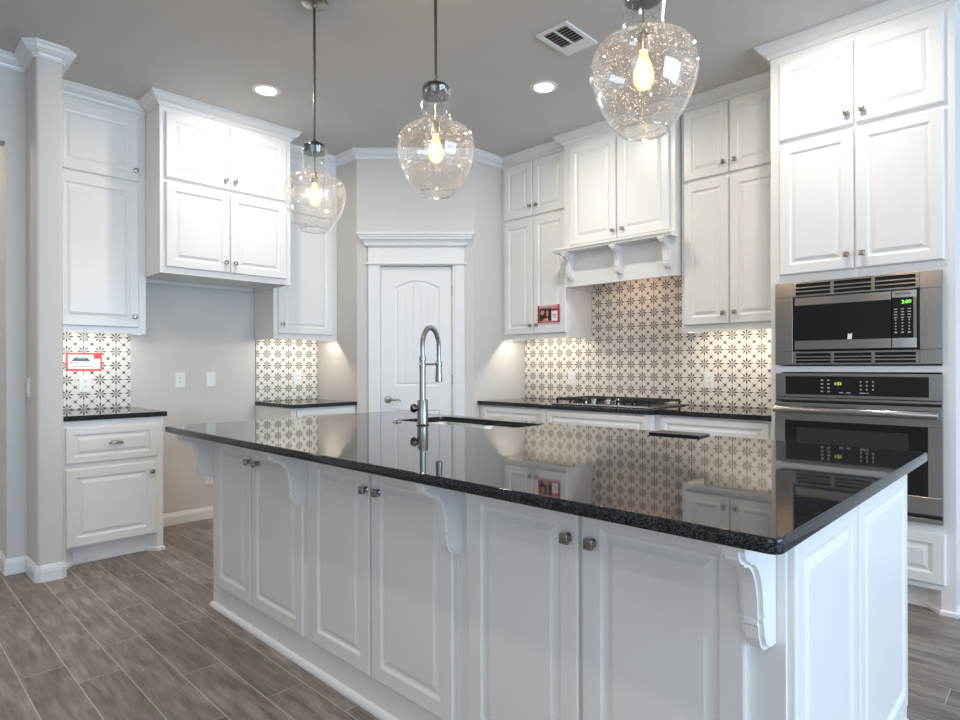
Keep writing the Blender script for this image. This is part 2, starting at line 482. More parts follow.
pa = panel(m, .314, .694, 1.040, 1.872, .060)
pb = panel(m, .314, .694, .20, .84, 0.0)
# face of stiles and rails around the two panels, as strips
v = lambda x, z: m.bm.verts.new((x, FY, z))
def q4(x0, x1, z0, z1): m.bm.faces.new([v(x0, z0), v(x1, z0), v(x1, z1), v(x0, z1)])
q4(FX0, .314, .008, DZ - .004); q4(.694, FX1, .008, DZ - .004)
q4(.314, .694, .008, .20); q4(.314, .694, .84, 1.040)
ar = [(x, z) for x, z in arch_outline(.314, .694, 1.04, 1.872, .060)][2:]
for (xa, za), (xb, zb) in zip(ar, ar[1:]):
    m.bm.faces.new([v(xa, za), v(xb, zb), v(xb, DZ - .004), v(xa, DZ - .004)])
for (a, b_, c_, e_) in ((FX0, FX0, .008, DZ - .004), (FX1, FX1, .008, DZ - .004)):
    m.bm.faces.new([m.bm.verts.new((a, FY, c_)), m.bm.verts.new((a, FY, e_)), m.bm.verts.new((a, FY + .0125, e_)), m.bm.verts.new((a, FY + .0125, c_))])
m.bm.faces.new([m.bm.verts.new((FX0, FY, DZ - .004)), m.bm.verts.new((FX1, FY, DZ - .004)), m.bm.verts.new((FX1, FY + .0125, DZ - .004)), m.bm.verts.new((FX0, FY + .0125, DZ - .004))])
# plank grooves in the arched panel
for i in range(1, 5):
    x = .344 + (.664 - .344) * i / 5
    m.box(x - .0035, x - .0015, FY + .0008, FY + .0035, 1.075, 1.885 + (.03 if 1 < i < 4 else .012))
    m.box(x + .0015, x + .0035, FY + .0008, FY + .0035, 1.075, 1.885 + (.03 if 1 < i < 4 else .012))
m.obj('door_panel', M_trim, d)
m = MB().lathe([(.0, -.012), (.026, -.010), (.030, -.004), (.030, .0)], (.257, FY, .929), 24, 'y')
m.cyl((.257, FY - .045, .929), .010, .04, 'y')
m.tube([(.257, FY - .045, .929), (.285, FY - .048, .932), (.315, FY - .046, .927), (.345, FY - .044, .930), (.365, FY - .044, .922), (.366, FY - .043, .914)], [.010, .009, .0075, .007, .006, .005])
m.obj('door_handle', M_nickel, d, True, SM)
m = MB().box(DX0 - .001, DX0 + .0025, FY - .002, FY + .02, .895, .965)
m.obj('strike_plate', M_hinge, d)
for z in (1.80, 1.05, .22):
    m = MB().cyl((DX1 + .001, FY - .006, z), .0065, .09, 'z', 12).box(DX1 - .016, DX1 + .004, FY - .002, FY + .001, z, z + .09)
    m.obj('hinge', M_hinge, d)

# ------------------------------------------------------------------ cabinets
def knob(x, y, z, parent):
    """square-headed knob, its foot on the plane y"""
    m = MB().lathe([(.011, 0), (.007, -.004), (.006, -.014)], (x, y, z), 16, 'y')
    m.box(x - .0135, x + .0135, y - .026, y - .014, z - .0135, z + .0135, .004)
    return m.obj('knob', M_nickel, parent, True, SM)
def door(parent, x0, x1, z0, z1, kx=None, kz=None, y=0., name='door', fw=.058, t=.02):
    # outlines were measured on the cabinet face; the door front stands t nearer to the camera station
    cl = Matrix.Rotation(-parent.rotation_euler.z, 4, 'Z') @ (Vector((0, 0, HC)) - parent.location)
    f = lambda v_, c_, g: c_ + (v_ - c_) * (1 + g / cl.y)
    x0, x1 = f(x0, cl.x, t), f(x1, cl.x, t); z0, z1 = f(z0, cl.z, t), f(z1, cl.z, t)
    o = MB().raised(x0, x1, z0, z1, y - t, t, fw).obj(name, M_white, parent)
    if kx is not None: knob(f(kx, cl.x, t + .02), y - t, f(kz, cl.z, t + .02), o)
    return o
def cab_crown(parent, path):
    return MB().sweep(path, CROWN, CEIL - .0005, True).obj('crown_moulding', M_white, parent)
RR = -PI / 2
UZ = 1.434
def wall_body(parent, w_, dep, z0, z1, lip=True):
    m = MB().box(0, w_, .0, dep, z0 + (.05 if lip else 0), z1)
    if lip:
        m.box(0, w_, 0, .02, z0, z0 + .05).box(0, .018, .02, dep, z0, z0 + .05).box(w_ - .018, w_, .02, dep, z0, z0 + .05)
    return m.obj('cabinet_box', M_white, parent)
def led(name, label, loc, rz, L, mat):
    t = thing(name, label, 'light', loc, rz, None)
    MB().box(0, L, 0, .022, .004, .016).obj('housing', M_plate, t)
    MB().box(.006, L - .006, .003, .018, 0.0, .0041).obj('diffuser', mat, t)
    return t

# --- left wall, coffee station beside the wing wall
LX0, LX1 = .852, 1.420
LUY = 4.622
t = thing('wall_cabinet', 'tall narrow white wall cabinet between wing wall and refrigerator recess', 'cabinet', (LX0, LUY, 0))
W = LX1 - LX0; dep = YW - LUY - .004
wall_body(t, W, dep, UZ, CEIL - .001)
X = lambda x: x - LX0
door(t, .038, X(1.378), 2.484, 2.925, X(1.366), 2.562)
door(t, .038, X(1.378), 1.478, 2.455, X(1.357), 1.553)
cab_crown(t, [(.0, 0), (W, 0)])
led('under_cabinet_light', 'bright light strip under the narrow wall cabinet beside the wing wall', (LX0 + .02, LUY + .046, UZ + .0335), 0, W - .04, M_led2)

t = thing('base_cabinet', 'white base cabinet with one drawer and door beside the wing wall', 'cabinet', (LX0 + .0, 4.328, 0))
W = 1.432 - LX0; dep = YW - 4.328 - .004
m = MB().box(0, W, 0, dep, .115, .882)
m.prism([(0, .0), (.032, .0), (.085, .065), (W - .09, .065), (W - .037, 0), (W, 0), (W, dep), (0, dep)], 0, .115, 'z')
m.obj('cabinet_box', M_white, t)
m = MB().sweep([(0, .0), (.032, .0), (.085, .065), (W - .09, .065), (W - .037, 0), (W, 0), (W, .3)], [(0, 0), (.010, 0), (.010, .018), (.004, .024), (0, .026)], 0.0009, True)
m.obj('shoe_moulding', M_trim, t)
dr = door(t, .036, X(1.396), .622, .838, name='drawer', fw=.045)
x = X(1.152); z = .737
m = MB()
m.lathe([(.041, 0), (.041, .001)], (x, -.0205, z), 4, 'y')
R_ = [[m.bm.verts.new((x + .040 * math.cos(a) * s_, -.020 - .022 * math.sin(f), z - .008 + .022 * math.sin(a) * s_ + .004 * f)) for a in [PI * i / 14 for i in range(15)]] for f, s_ in ((0, 1), (.5, .96), (1., .80), (1.35, .55), (1.55, .2))]
for a, b in zip(R_, R_[1:]):
    for k in range(14): m.bm.faces.new((a[k], a[k + 1], b[k + 1], b[k]))
m.box(x - .043, x + .043, -.0222, -.020, z - .010, z - .006)
m.obj('cup_pull', M_nickel, dr, True, SM)
door(t, .036, X(1.390), .119, .589, X(1.370), .524)
t = MB().box(LX0 + .004, 1.452, 4.303, YW - .003, .883, .914, .004).obj('countertop', M_granite)
tag(t, 'small black granite countertop beside the wing wall under the red bordered sign', 'countertop')

# --- refrigerator cabinet
FX = 1.420; FYF = 4.341; W = .942
t = thing('refrigerator_cabinet', 'deep white four door cabinet hung over the empty refrigerator recess', 'cabinet', (FX + .001, FYF, 0)); W -= .002
dep = YW - FYF - .004
m = MB().box(0, W, 0, dep, 1.865, CEIL - .001).box(0, W, 0, .02, 1.835, 1.865).box(0, .018, .02, dep, 1.835, 1.865).box(W - .018, W, .02, dep, 1.835, 1.865)
m.obj('cabinet_box', M_white, t)
MB().box(.02, W - .02, dep - .02, dep, 1.835, 1.864).obj('mounting_rail', M_white, t)
X = lambda x: x - FX
for z0, z1, kz in ((2.478, 2.918, 2.547), (1.880, 2.448, 1.955)):
    door(t, X(1.462), X(1.889), z0, z1, X(1.868), kz)
    door(t, X(1.896), X(2.330), z0, z1, X(1.935), kz)
cab_crown(t, [(0, .20), (0, 0), (W, 0), (W, .20)])

# --- corner cabinets right of the refrigerator recess
RX0, RX1 = 2.363, 2.955
t = thing('wall_cabinet', 'white single door wall cabinet right of the refrigerator recess behind a pendant', 'cabinet', (RX0, LUY, 0))
W = RX1 - RX0; dep = YW - LUY - .004
wall_body(t, W, dep, UZ, CEIL - .001)
X = lambda x: x - RX0
door(t, X(2.41), X(2.912), 2.484, 2.925, X(2.45), 2.562)
door(t, X(2.41), X(2.912), 1.478, 2.455, X(2.45), 1.558)
cab_crown(t, [(0, 0), (W, 0)])
led('under_cabinet_light', 'bright light strip under the wall cabinet right of the refrigerator recess', (RX0 + .02, LUY + .046, UZ + .0335), 0, W - .04, M_led)
t = thing('base_cabinet', 'white base cabinet in the corner left of the pantry door', 'cabinet', (2.372, 4.352, 0))
W = PX - 2.372 - .002; dep = YW - 4.352 - .004
MB().box(0, W, 0, dep, .115, .882).box(0, W, .06, dep, 0, .115).obj('cabinet_box', M_white, t)
dr = door(t, .05, W - .02, .66, .862, name='drawer', fw=.045); knob(W / 2, -.02, .76, dr)
door(t, .05, W - .02, .125, .640, .09, .58)
t = MB().box(2.362, PX - .002, 4.318, YW - .003, .883, .914, .004).obj('countertop', M_granite)
tag(t, 'small black granite countertop in the corner left of the pantry door', 'countertop')

# --- cooktop wall, local x = along -Y
UX = 4.004
def cx(y0): return lambda y: y0 - y
# left four door cabinet
Y0, Y1 = PY - .002, 2.897
X = cx(Y0)
t = thing('wall_cabinet', 'tall white four door wall cabinet left of the range hood with red flyer', 'cabinet', (UX, Y0, 0), RR)
W = Y0 - Y1; dep = XW - UX - .004
wall_body(t, W, dep, UZ, CEIL - .001)
for z0, z1, kz in ((2.480, 2.938, 2.567), (1.478, 2.448, 1.552)):
    door(t, X(3.600), X(3.284), z0, z1, X(3.322), kz)
    door(t, X(3.274), X(2.938), z0, z1, X(3.250), kz)
cab_crown(t, [(0, 0), (W, 0)])
led('under_cabinet_light', 'light strip under the cabinet left of the range hood', (UX + .046, Y0 - .02, UZ + .0335), RR, W - .04, M_led)
# right four door cabinet
Y0, Y1 = 1.949, 1.247
X = cx(Y0)
t = thing('wall_cabinet', 'tall white four door wall cabinet between range hood and oven tower', 'cabinet', (UX, Y0, 0), RR)
W = Y0 - Y1
wall_body(t, W, dep, UZ, CEIL - .001)
for z0, z1, kz in ((2.474, 2.948, 2.552), (1.482, 2.446, 1.556)):
    door(t, X(1.935), X(1.630), z0, z1, X(1.669), kz)
    door(t, X(1.619), X(1.300), z0, z1, X(1.593), kz)
cab_crown(t, [(0, 0), (W, 0)])
led('under_cabinet_light', 'light strip under the cabinet between range hood and oven tower', (UX + .046, Y0 - .02, UZ + .0335), RR, W - .04, M_led)
# range hood with two doors, mantel shelf and three corbels
def corbel_profile(out, h):
    P_ = [(0, 0), (out, 0), (out, -.09 * h), (out * .985, -.13 * h), (out * .93, -.165 * h), (out * .86, -.18 * h), (out * .84, -.20 * h)]
    for i in range(0, 9):
        a = i / 8 * PI / 2
        P_.append((out * (.46 + .36 * (1 - math.sin(a))), -h * (.21 + .42 * (1 - math.cos(a)))))
    P_ += [(out * .44, -.70 * h), (out * .47, -.72 * h), (out * .47, -.74 * h), (out * .44, -.76 * h), (out * .42, -.86 * h), (out * .36, -.94 * h), (out * .26, -.985 * h), (out * .14, -h), (0, -h)]
    return P_
def corbel(parent, xa, xb, zt, out, h, yface):
    m = MB()
    pr = [(yface - o_, zt + dz) for o_, dz in corbel_profile(out, h)]
    w_ = xb - xa
    m.prism(pr, xa + w_ * .2, xb - w_ * .2, 'x')
    pr2 = [(yface - max(0, o_ - .006), zt + (dz if dz > -.02 else dz + .006)) for o_, dz in corbel_profile(out, h)]
    m.prism(pr2, xa, xa + w_ * .2 + .0005, 'x'); m.prism(pr2, xb - w_ * .2 - .0005, xb, 'x')
    m.box(xa - .004, xb + .004, yface - out - .004, yface, zt - .012, zt - .0001)
    return m.obj('corbel', M_white, parent)
HXF = 3.932
Y0, Y1 = 2.893, 1.960
X = cx(Y0)
t = thing('range_hood_cabinet', 'white range hood cabinet with mantel shelf and three corbels above the cooktop', 'range hood', (HXF, Y0, 0), RR)
W = Y0 - Y1; dep = XW - HXF - .004
m = MB().box(0, W, 0, dep, 2.085, CEIL - .001).box(0, W, .0, .02, 1.826, 2.085).box(0, .018, .02, dep, 1.826, 2.085).box(W - .018, W, .02, dep, 1.826, 2.085)
m.obj('cabinet_box', M_white, t)
MB().box(.019, W - .019, .021, dep, 1.93, 1.95).obj('hood_liner', M_steel, t)
door(t, .048, .462, 2.150, 2.915, .428, 2.215)
door(t, .474, W - .048, 2.150, 2.915, .512, 2.215)
cab_crown(t, [(0, .06), (0, 0), (W, 0), (W, .06)])
m = MB().prism([(-.001, 2.118), (-.112, 2.118), (-.118, 2.113), (-.118, 2.102), (-.112, 2.098), (-.108, 2.084), (-.095, 2.082), (-.001, 2.082)], -.030, W + .024, 'x')
m.obj('mantel_shelf', M_white, t)
for ya in (2.806, 2.372, 1.992): corbel(t, X(ya + .044), X(ya), 2.0815, .105, .205, -.0005)
# hood lamp
hl = thing('hood_light', 'warm light under the range hood shining on the star tile', 'light', (4.08, 2.65, 1.917), RR)
MB().box(0, .42, 0, .05, .004, .0125).obj('housing', M_steel, hl)
MB().box(.01, .41, .008, .042, 0, .0041).obj('diffuser', emit('hood_lamp_warm', (1, .70, .50), 16), hl)

# base run
BX = 3.715
Y0, Y1 = PY - .002, 1.247
X = cx(Y0)
def base_unit(label, ya, yb, xf, seams, pil=False):
    t = thing('base_cabinet', label, 'cabinet', (xf, ya, 0), RR, None)
    w_ = ya - yb; dp = XW - xf - .004
    MB().box(0, w_, 0, dp, .115, .882).box(0, w_, .06, dp, 0, .115).obj('cabinet_box', M_white, t)
    n = seams
    for i in range(n):
        a = .03 + (w_ - .06) * i / n + .004; b = .03 + (w_ - .06) * (i + 1) / n - .004
        door(t, a, b, .690, .866, name='drawer', fw=.040)
        door(t, a, b, .125, .670, a + .03 if i % 2 else b - .03, .61)
    return t
base_unit('white base cabinet left of the cooktop by the pantry wall', Y0, 2.912, BX, 1)
t = base_unit('white base cabinet that bumps out under the gas cooktop', 2.910, 2.000, BX - .045, 1)
MB().box(.91 - .045, .91, -.018, -.0001, 0.001, .88).obj('pilaster', M_white, t)
MB().box(0, .045, -.018, -.0001, 0.001, .88).obj('pilaster', M_white, t)
base_unit('white base cabinet between cooktop and oven tower', 1.998, Y1, BX, 1)
m = MB().prism([(BX - .028, Y0), (BX - .028, 2.93), (BX - .07, 2.93), (BX - .07, 1.98), (BX - .028, 1.98), (BX - .028, Y1), (XW - .003, Y1), (XW - .003, Y0)], .883, .914, 'z')
t = m.obj('countertop', M_granite); tag(t, 'long black granite countertop along the cooktop wall', 'countertop')

# oven tower
TX = 3.659; Y0, Y1 = 1.244, .408
X = cx(Y0); W = Y0 - Y1; dep = XW - TX - .004
t = thing('oven_tower_cabinet', 'tall white oven tower with four doors above the microwave', 'cabinet', (TX, Y0, 0), RR)
m = MB()
m.box(0, .052, 0, dep, .1155, 1.645).box(W - .052, W, 0, dep, .1155, 1.645)
m.box(0, W, 0, dep, 1.645, CEIL - .001)
m.box(.052, W - .052, 0, dep, 1.168, 1.200)
m.box(.052, W - .052, 0, dep, .1155, .440)
m.box(.052, W - .052, dep - .02, dep, .44, 1.645)
m.prism([(0, 0), (.052, 0), (.11, .07), (W - .12, .07), (W - .058, 0), (W, 0), (W, dep), (0, dep)], 0, .1155, 'z')
m.obj('cabinet_box', M_white, t)
m = MB().sweep([(0, .0), (.052, 0), (.11, .07), (W - .12, .07), (W - .058, 0), (W, 0), (W, .4)], [(0, 0), (.010, 0), (.010, .018), (.004, .024), (0, .026)], .0009, True)
m.obj('shoe_moulding', M_trim, t)
for z0, z1, kz in ((2.472, 2.906, 2.540), (1.713, 2.444, 1.790)):
    door(t, X(1.199), X(.832), z0, z1, X(.867), kz)
    door(t, X(.822), X(.452), z0, z1, X(.794), kz)
dr = door(t, .044, X(.450), .140, .387, name='drawer', fw=.055)
cab_crown(t, [(0, .36), (0, 0), (W, 0), (W, .5)])

# --- microwave with trim kit
t = thing('microwave', 'built in stainless microwave with louvred trim above the wall oven', 'microwave', (TX, Y0, 0), RR)
MX0, MX1, MZ0, MZ1 = X(1.213), X(.456), 1.208, 1.661
ix0, ix1, iz0, iz1 = .122, .700, 1.281, 1.579
FT = -.026
for a, b in ((MX0, ix0), (ix1, MX1)):
    MB().box(a, b, FT, -.001, iz0, iz1, .002).obj('trim_stile', M_steel, t)
    for z0, z1 in ((MZ0, iz0), (iz1, MZ1)): MB().box(a, b, FT, -.001, z0, z1, .002).obj('trim_corner', M_steel, t)
for z0, z1 in ((MZ0, iz0 - .002), (iz1 + .002, MZ1)):
    g = MB()
    gw = (ix1 - ix0)
    g.box(ix0 + .0005, ix1 - .0005, FT, -.002, z0, z0 + .009, .001).box(ix0 + .0005, ix1 - .0005, FT, -.002, z1 - .010, z1, .001)
    for i in range(4):
        xx = ix0 + .0005 + (gw - .017) * i / 3; g.box(xx, xx + .016, FT, -.002, z0 + .009, z1 - .010)
    hh = (z1 - z0 - .019)
    for j in range(1, 3):
        zz = z0 + .009 + hh * j / 3
        g.prism([(FT - .001, zz - .0048), (FT - .001, zz + .0022), (FT + .008, zz + .0052), (FT + .010, zz + .0052), (FT + .010, zz - .0018)], ix0 + .01, ix1 - .01, 'x')
    vg = g.obj('vent_grille', M_steel, t)
    MB().box(ix0, ix1, -.0045, -.0015, z0 + .008, z1 - .009).obj('vent_shadow', M_dark, vg)
MB().box(ix0 + .001, ix1 - .001, -.010, .42, iz0 + .001, iz1 - .001).obj('microwave_body', M_dark, t)
# curved door front
def curved(m, x0, x1, z0, z1, yb, bow, n=14, xc=None, span=None):
    xc = (x0 + x1) / 2 if xc is None else xc; span = (x1 - x0) / 2 if span is None else span
    F_ = lambda x: yb - bow * (1 - ((x - xc) / span) ** 2)
    top = [(x0 + (x1 - x0) * i / n) for i in range(n + 1)]
    pts = [(x, F_(x)) for x in top] + [(x1, yb + .012), (x0, yb + .012)]
    m.prism(pts, z0, z1, 'z')
dx0, dx1 = ix0 + .012, ix1 - .012
kx = X(.658); xc_ = (dx0 + dx1) / 2; sp = (dx1 - dx0) / 2
m = MB(); curved(m, dx0, kx - .002, iz0 + .010, 1.338, -.030, .009, xc=xc_, span=sp); curved(m, dx0, kx - .002, 1.532, iz1 - .006, -.030, .009, xc=xc_, span=sp)
m.obj('door', M_steel, t, True, SM)
m = MB(); curved(m, dx0, kx - .002, 1.3385, 1.5315, -.028, .009, xc=xc_, span=sp); m.obj('door_window', M_blackglass, t, True, SM)
m = MB(); curved(m, kx + .002, dx1, iz0 + .010, 1.338, -.030, .009, 6, xc_, sp); curved(m, kx + .002, dx1, 1.540, iz1 - .006, -.030, .009, 6, xc_, sp)
m.box(dx1 - .012, dx1, -.034, -.02, 1.338, 1.54)
m.obj('release_panel', M_steel, t, True, SM)
m = MB(); curved(m, kx + .002, dx1 - .010, 1.3385, 1.5395, -.028, .009, 6, xc_, sp); cp = m.obj('control_panel', M_blackglass, t, True, SM)
def text(body, x, z, y, size, mat, parent, name, rz=0., align='CENTER'):
    cu = bpy.data.curves.new(name, 'FONT'); cu.body = body; cu.size = size; cu.align_x = align; cu.align_y = 'CENTER'
    cu.extrude = .0003
    tmp = bpy.data.objects.new(name, cu); C.objects.link(tmp)
    dg = bpy.context.evaluated_depsgraph_get()
    me = bpy.data.meshes.new_from_object(tmp.evaluated_get(dg))
    C.objects.unlink(tmp); bpy.data.objects.remove(tmp)
    me.materials.clear(); me.materials.append(mat)
    o = bpy.data.objects.new(name, me); C.objects.link(o); o.parent = parent
    o.location = (x, y, z); o.rotation_euler = (PI / 2, 0, rz); return o
pc = (kx + dx1 - .008) / 2
ky = -.0362
text('2:09', pc + .014, 1.516, ky, .024, M_green, cp, 'clock_digits')
m = MB()
for j in range(4):
    for i in range(3):
        wx = .013; m.box(pc - .030 + .028 * i - wx / 2, pc - .030 + .028 * i + wx / 2, ky - .0003, ky, 1.482 - .014 * j - .0022, 1.482 - .014 * j + .0022)
for j in range(5):
    for i in range(3):
        wx = .012 if j == 4 else .006
        m.box(pc - .030 + .028 * i - wx / 2, pc - .030 + .028 * i + wx / 2, ky - .0003, ky, 1.428 - .0155 * j - .003, 1.428 - .0155 * j + .003)
m.obj('key_print', M_key, cp)
m = MB(); m.prism([(.392, 1.340), (.412, 1.340), (.414, 1.372), (.404, 1.366), (.396, 1.370)], -.0433, -.0425, 'y')
m.obj('white_mark', M_card, t)  # small white mark low on the microwave door window
text('FRIGIDAIRE', pc, 1.558, -.0388, .013, M_pewter, t, 'maker_lettering')

# --- wall oven
t = thing('wall_oven', 'built in stainless wall oven with black glass below the microwave', 'oven', (TX, Y0, 0), RR)
OX0, OX1 = X(1.214), X(.455)
m = MB().box(OX0, OX1, -.024, -.001, 1.028, 1.160, .004)
cpn = m.obj('control_panel', M_steel, t)
gl = MB().box(X(1.160), X(.509), -.0265, -.0235, 1.045, 1.145, .001).obj('control_glass', M_blackglass, cpn)
gx = X(1.160); gy = -.0268
text('1:51', X(.900), 1.106, gy, .022, M_lime, gl, 'clock_digits')
m = MB()
for zz in range(4):
    for xx in (.945, .980 - .004): m.box(X(xx) - .006, X(xx) + .006, gy - .0003, gy, 1.124 - .020 * zz - .003, 1.124 - .020 * zz + .003)
m.obj('mode_keys', M_key, gl); m = MB()
for zz in range(3):
    for xx in (.795, .768, .741): m.box(X(xx) - .0035, X(xx) + .0035, gy - .0003, gy, 1.118 - .020 * zz - .0035, 1.118 - .020 * zz + .0035)
m.obj("number_keys", M_key, gl)
for a, b in ((.895, .875), (.862, .842), (.800, .772), (.768, .760)): MB().box(X(a), X(b), gy - .0003, gy, 1.057, 1.0615).obj('start_key', M_key, gl)
m = MB().box(OX0 + .004, OX1 - .004, -.022, -.001, 1.004, 1.0275); m.obj('vent_gap', M_dark, t)
MB().box(OX0, OX1, -.030, -.005, 1.012, 1.0262, .003).obj('lip_trim', M_steel, t)
od = bpy.data.objects.new('oven_door', None); C.objects.link(od); od.parent = t
m = MB()
wx0, wx1, wz0, wz1 = X(1.160), X(.511), .566, .901
m.box(OX0, OX1, -.036, -.001, wz1, 1.001, .004).box(OX0, OX1, -.036, -.001, .477, wz0, .004)
m.box(OX0, wx0, -.036, -.001, wz0 - .002, wz1 + .002).box(wx1, OX1, -.036, -.001, wz0 - .002, wz1 + .002)
m.obj('door_frame', M_steel, od)
MB().box(wx0 + .0005, wx1 - .0005, -.034, -.004, wz0 - .001, wz1 + .001).obj('door_window', M_blackglass, od)
m = MB().box(X(1.10), X(.59), -.0345, -.0339, .60, .865)
m.obj('window_screen', plain('window_dot_screen', (.03, .03, .032), .12), od)
m = MB().lathe([(.0165, 0), (.0195, .012), (.0195, .726), (.0165, .738)], (OX0 + .010, -.083, .963), 20, 'x', True)
for xx in (OX0 + .035, OX1 - .055): m.box(xx, xx + .020, -.080, -.036, .953, .973, .003)
m.obj('handle', M_steel, od, True, SM)
MB().box(OX0 + .002, OX1 - .002, -.022, -.001, .4595, .4765).obj('vent_gap', M_dark, t)
MB().box(OX0, OX1, -.030, -.001, .436, .459, .002).obj('bottom_trim', M_steel, t)
MB().box(.056, W - .056, .002, .55, .445, 1.16).obj('oven_body', M_dark, t)

# --- star tile backsplashes
m = MB().box(XW - .008, XW - .0005, 1.2475, PY - .003, .9145, UZ + .048).box(XW - .008, XW - .0005, 1.9605, 2.891, UZ + .048, 1.825).box(XW - .008, XW - .0005, 1.980, 2.873, 1.825, 1.927)
t = m.obj('backsplash', M_star_r); tag(t, 'patterned star tile backsplash behind the gas cooktop', 'backsplash')
t = MB().box(LX0 + .006, 1.417, YW - .008, YW - .0005, .9145, UZ + .048).obj('backsplash', M_star_l); tag(t, 'patterned star tile backsplash above the small counter beside the wing wall', 'backsplash')
t = MB().box(2.369, PX - .003, YW - .008, YW - .0005, .9145, UZ + .048).obj('backsplash', M_star_k); tag(t, 'patterned star tile backsplash in the corner left of the pantry door', 'backsplash')

# --- gas cooktop
t = thing('gas_cooktop', 'stainless gas cooktop with black grates in the granite counter', 'cooktop', (3.74, 2.885, .9145), RR)
CW, CD = .845, .515
MB().box(0, CW, 0, CD, 0, .010, .004).box(.02, CW - .02, .02, CD - .02, .0095, .013, .002).obj('cooktop_pan', M_steel, t)
for gi, (a, b) in enumerate(((.03, .29), (.295, .55), (.555, .815))):
    g = MB(); y0 = .025 if gi != 1 else .16; y1 = CD - .03; zb, zt = .034, .047
    g.box(a, b, y0, y0 + .012, zb, zt).box(a, b, y1 - .012, y1, zb, zt).box(a, a + .012, y0, y1, zb, zt).box(b - .012, b, y0, y1, zb, zt)
    for fx in (.33, .67): g.box(a + (b - a) * fx - .005, a + (b - a) * fx + .005, y0, y1, zb, zt)
    g.box(a, b, (y0 + y1) / 2 - .006, (y0 + y1) / 2 + .006, zb, zt)
    for px_ in (a, b - .012, (a + b) / 2 - .006):
        for py_ in (y0, y1 - .012): g.box(px_, px_ + .012, py_, py_ + .012, .0131, zb)
    g.obj('grate', M_iron, t)
for bx_, by_, br in ((.16, .14, .035), (.16, .37, .045), (.4225, .32, .055), (.685, .14, .035), (.685, .37, .045)):
    MB().lathe([(br + .012, .0131), (br + .010, .020), (br, .021), (br, .027), (br - .006, .0285), (.0, .0285)], (bx_, by_, 0), 24).obj('burner', M_iron, t, True, SM)
for kx_, ky_ in ((.270, .065), (.345, .065), (.470, .065), (.545, .065)):
    MB().lathe([(.026, .0131), (.026, .018), (.022, .019), (.021, .046), (.018, .050), (0, .050)], (kx_, ky_, 0), 20).box(kx_ - .004, kx_ + .004, ky_ - .018, ky_ + .018, .0495, .058, .002).obj('knob', M_steel, t, True, SM)

# ------------------------------------------------------------------ island
IX0, IX1, IY0, IY1 = 1.071, 2.496, .351, 3.226
BX0, BX1, BY0, BY1 = 1.265, 2.445, .405, 3.112
t = thing('kitchen_island', 'large white panelled kitchen island under the black granite top', 'island', (BX0, BY1, 0), RR)
# local x along -Y (0 at far end), y into +X
W = BY1 - BY0; D = BX1 - BX0
Xl = lambda y: BY1 - y
m = MB()
tk = .02
m.box(0, W, 0, tk, 0, .8845).box(0, W, D - tk, D, 0, .8845).box(0, tk, tk, D - tk, 0, .8845).box(W - tk, W, tk, D - tk, 0, .8845)
m.box(tk, W - tk, tk, D - tk, .05, .07)
for yy in (2.207, 1.322): m.box(Xl(yy) - .0012, Xl(yy) + .0012, -.0008, .001, .03, .884)
m.obj('island_box', M_white, t)
m = MB().sweep([(0, .4), (0, 0), (W, 0), (W, D)], [(0, 0), (.014, 0), (.014, .010), (.010, .020), (.004, .026), (0, .028)], .0009, True)
m.obj('shoe_moulding', M_trim, t)
DT, DB = .862, .112
for a, b, kx_ in ((3.084, 2.704, 2.752), (2.692, 2.240, 2.672), (2.178, 1.782, 1.826), (1.770, 1.354, 1.752), (1.288, .894, .936), (.882, .482, .862)):
    door(t, Xl(a), Xl(b), DB, DT, Xl(kx_), .763)
for yr in (3.102, 2.193, 1.292, .422): corbel(t, Xl(yr + .042), Xl(yr), .8843, .165, .232, -.0005 if yr < 3 else 0)
# panelled end facing the window
def end_panel(xa, xb):
    """raised panel on the end wall, lying in the plane x=W"""
    mm = MB().raised(xa, xb, .105, .868, -.016, .016, .055)
    for v_ in mm.bm.verts: v_.co = Vector((W - v_.co.y, v_.co.x, v_.co.z))
    return mm.obj('end_panel', M_white, t)
end_panel(.012, .482); end_panel(.502, 1.107)

# granite top with the sink opening
def rrect(x0, x1, y0, y1, r_, n=6):
    P_ = []
    for cx_, cy_, a0 in ((x1 - r_, y1 - r_, 0), (x0 + r_, y1 - r_, PI / 2), (x0 + r_, y0 + r_, PI), (x1 - r_, y0 + r_, 1.5 * PI)):
        for i in range(n + 1):
            a = a0 + PI / 2 * i / n; P_.append((cx_ + r_ * math.cos(a), cy_ + r_ * math.sin(a)))
    return P_
SX0, SX1, SY0, SY1 = 2.060, 2.405, 1.890, 2.640
cu = bpy.data.curves.new('island_top', 'CURVE'); cu.dimensions = '2D'; cu.fill_mode = 'BOTH'
cu.extrude = .0105; cu.bevel_depth = .004; cu.bevel_resolution = 2
def spline(pts):
    s_ = cu.splines.new('POLY'); s_.points.add(len(pts) - 1)
    for p_, q_ in zip(s_.points, pts): p_.co = (q_[0], q_[1], 0, 1)
    s_.use_cyclic_u = True
e = .004
spline(rrect(IX0 + e, IX1 - e, IY0 + e, IY1 - e, .018)); spline(rrect(SX0 - e, SX1 + e, SY0 - e, SY1 + e, .05))
tmp = bpy.data.objects.new('island_top', cu); C.objects.link(tmp)
me = bpy.data.meshes.new_from_object(tmp.evaluated_get(bpy.context.evaluated_depsgraph_get()))
C.objects.unlink(tmp); bpy.data.objects.remove(tmp)
me.materials.clear(); me.materials.append(M_granite)
for v_ in me.vertices: v_.co.z += .8995
io = bpy.data.objects.new('island_countertop', me); C.objects.link(io)
tag(io, 'long glossy black granite island top with sink cutout', 'countertop')

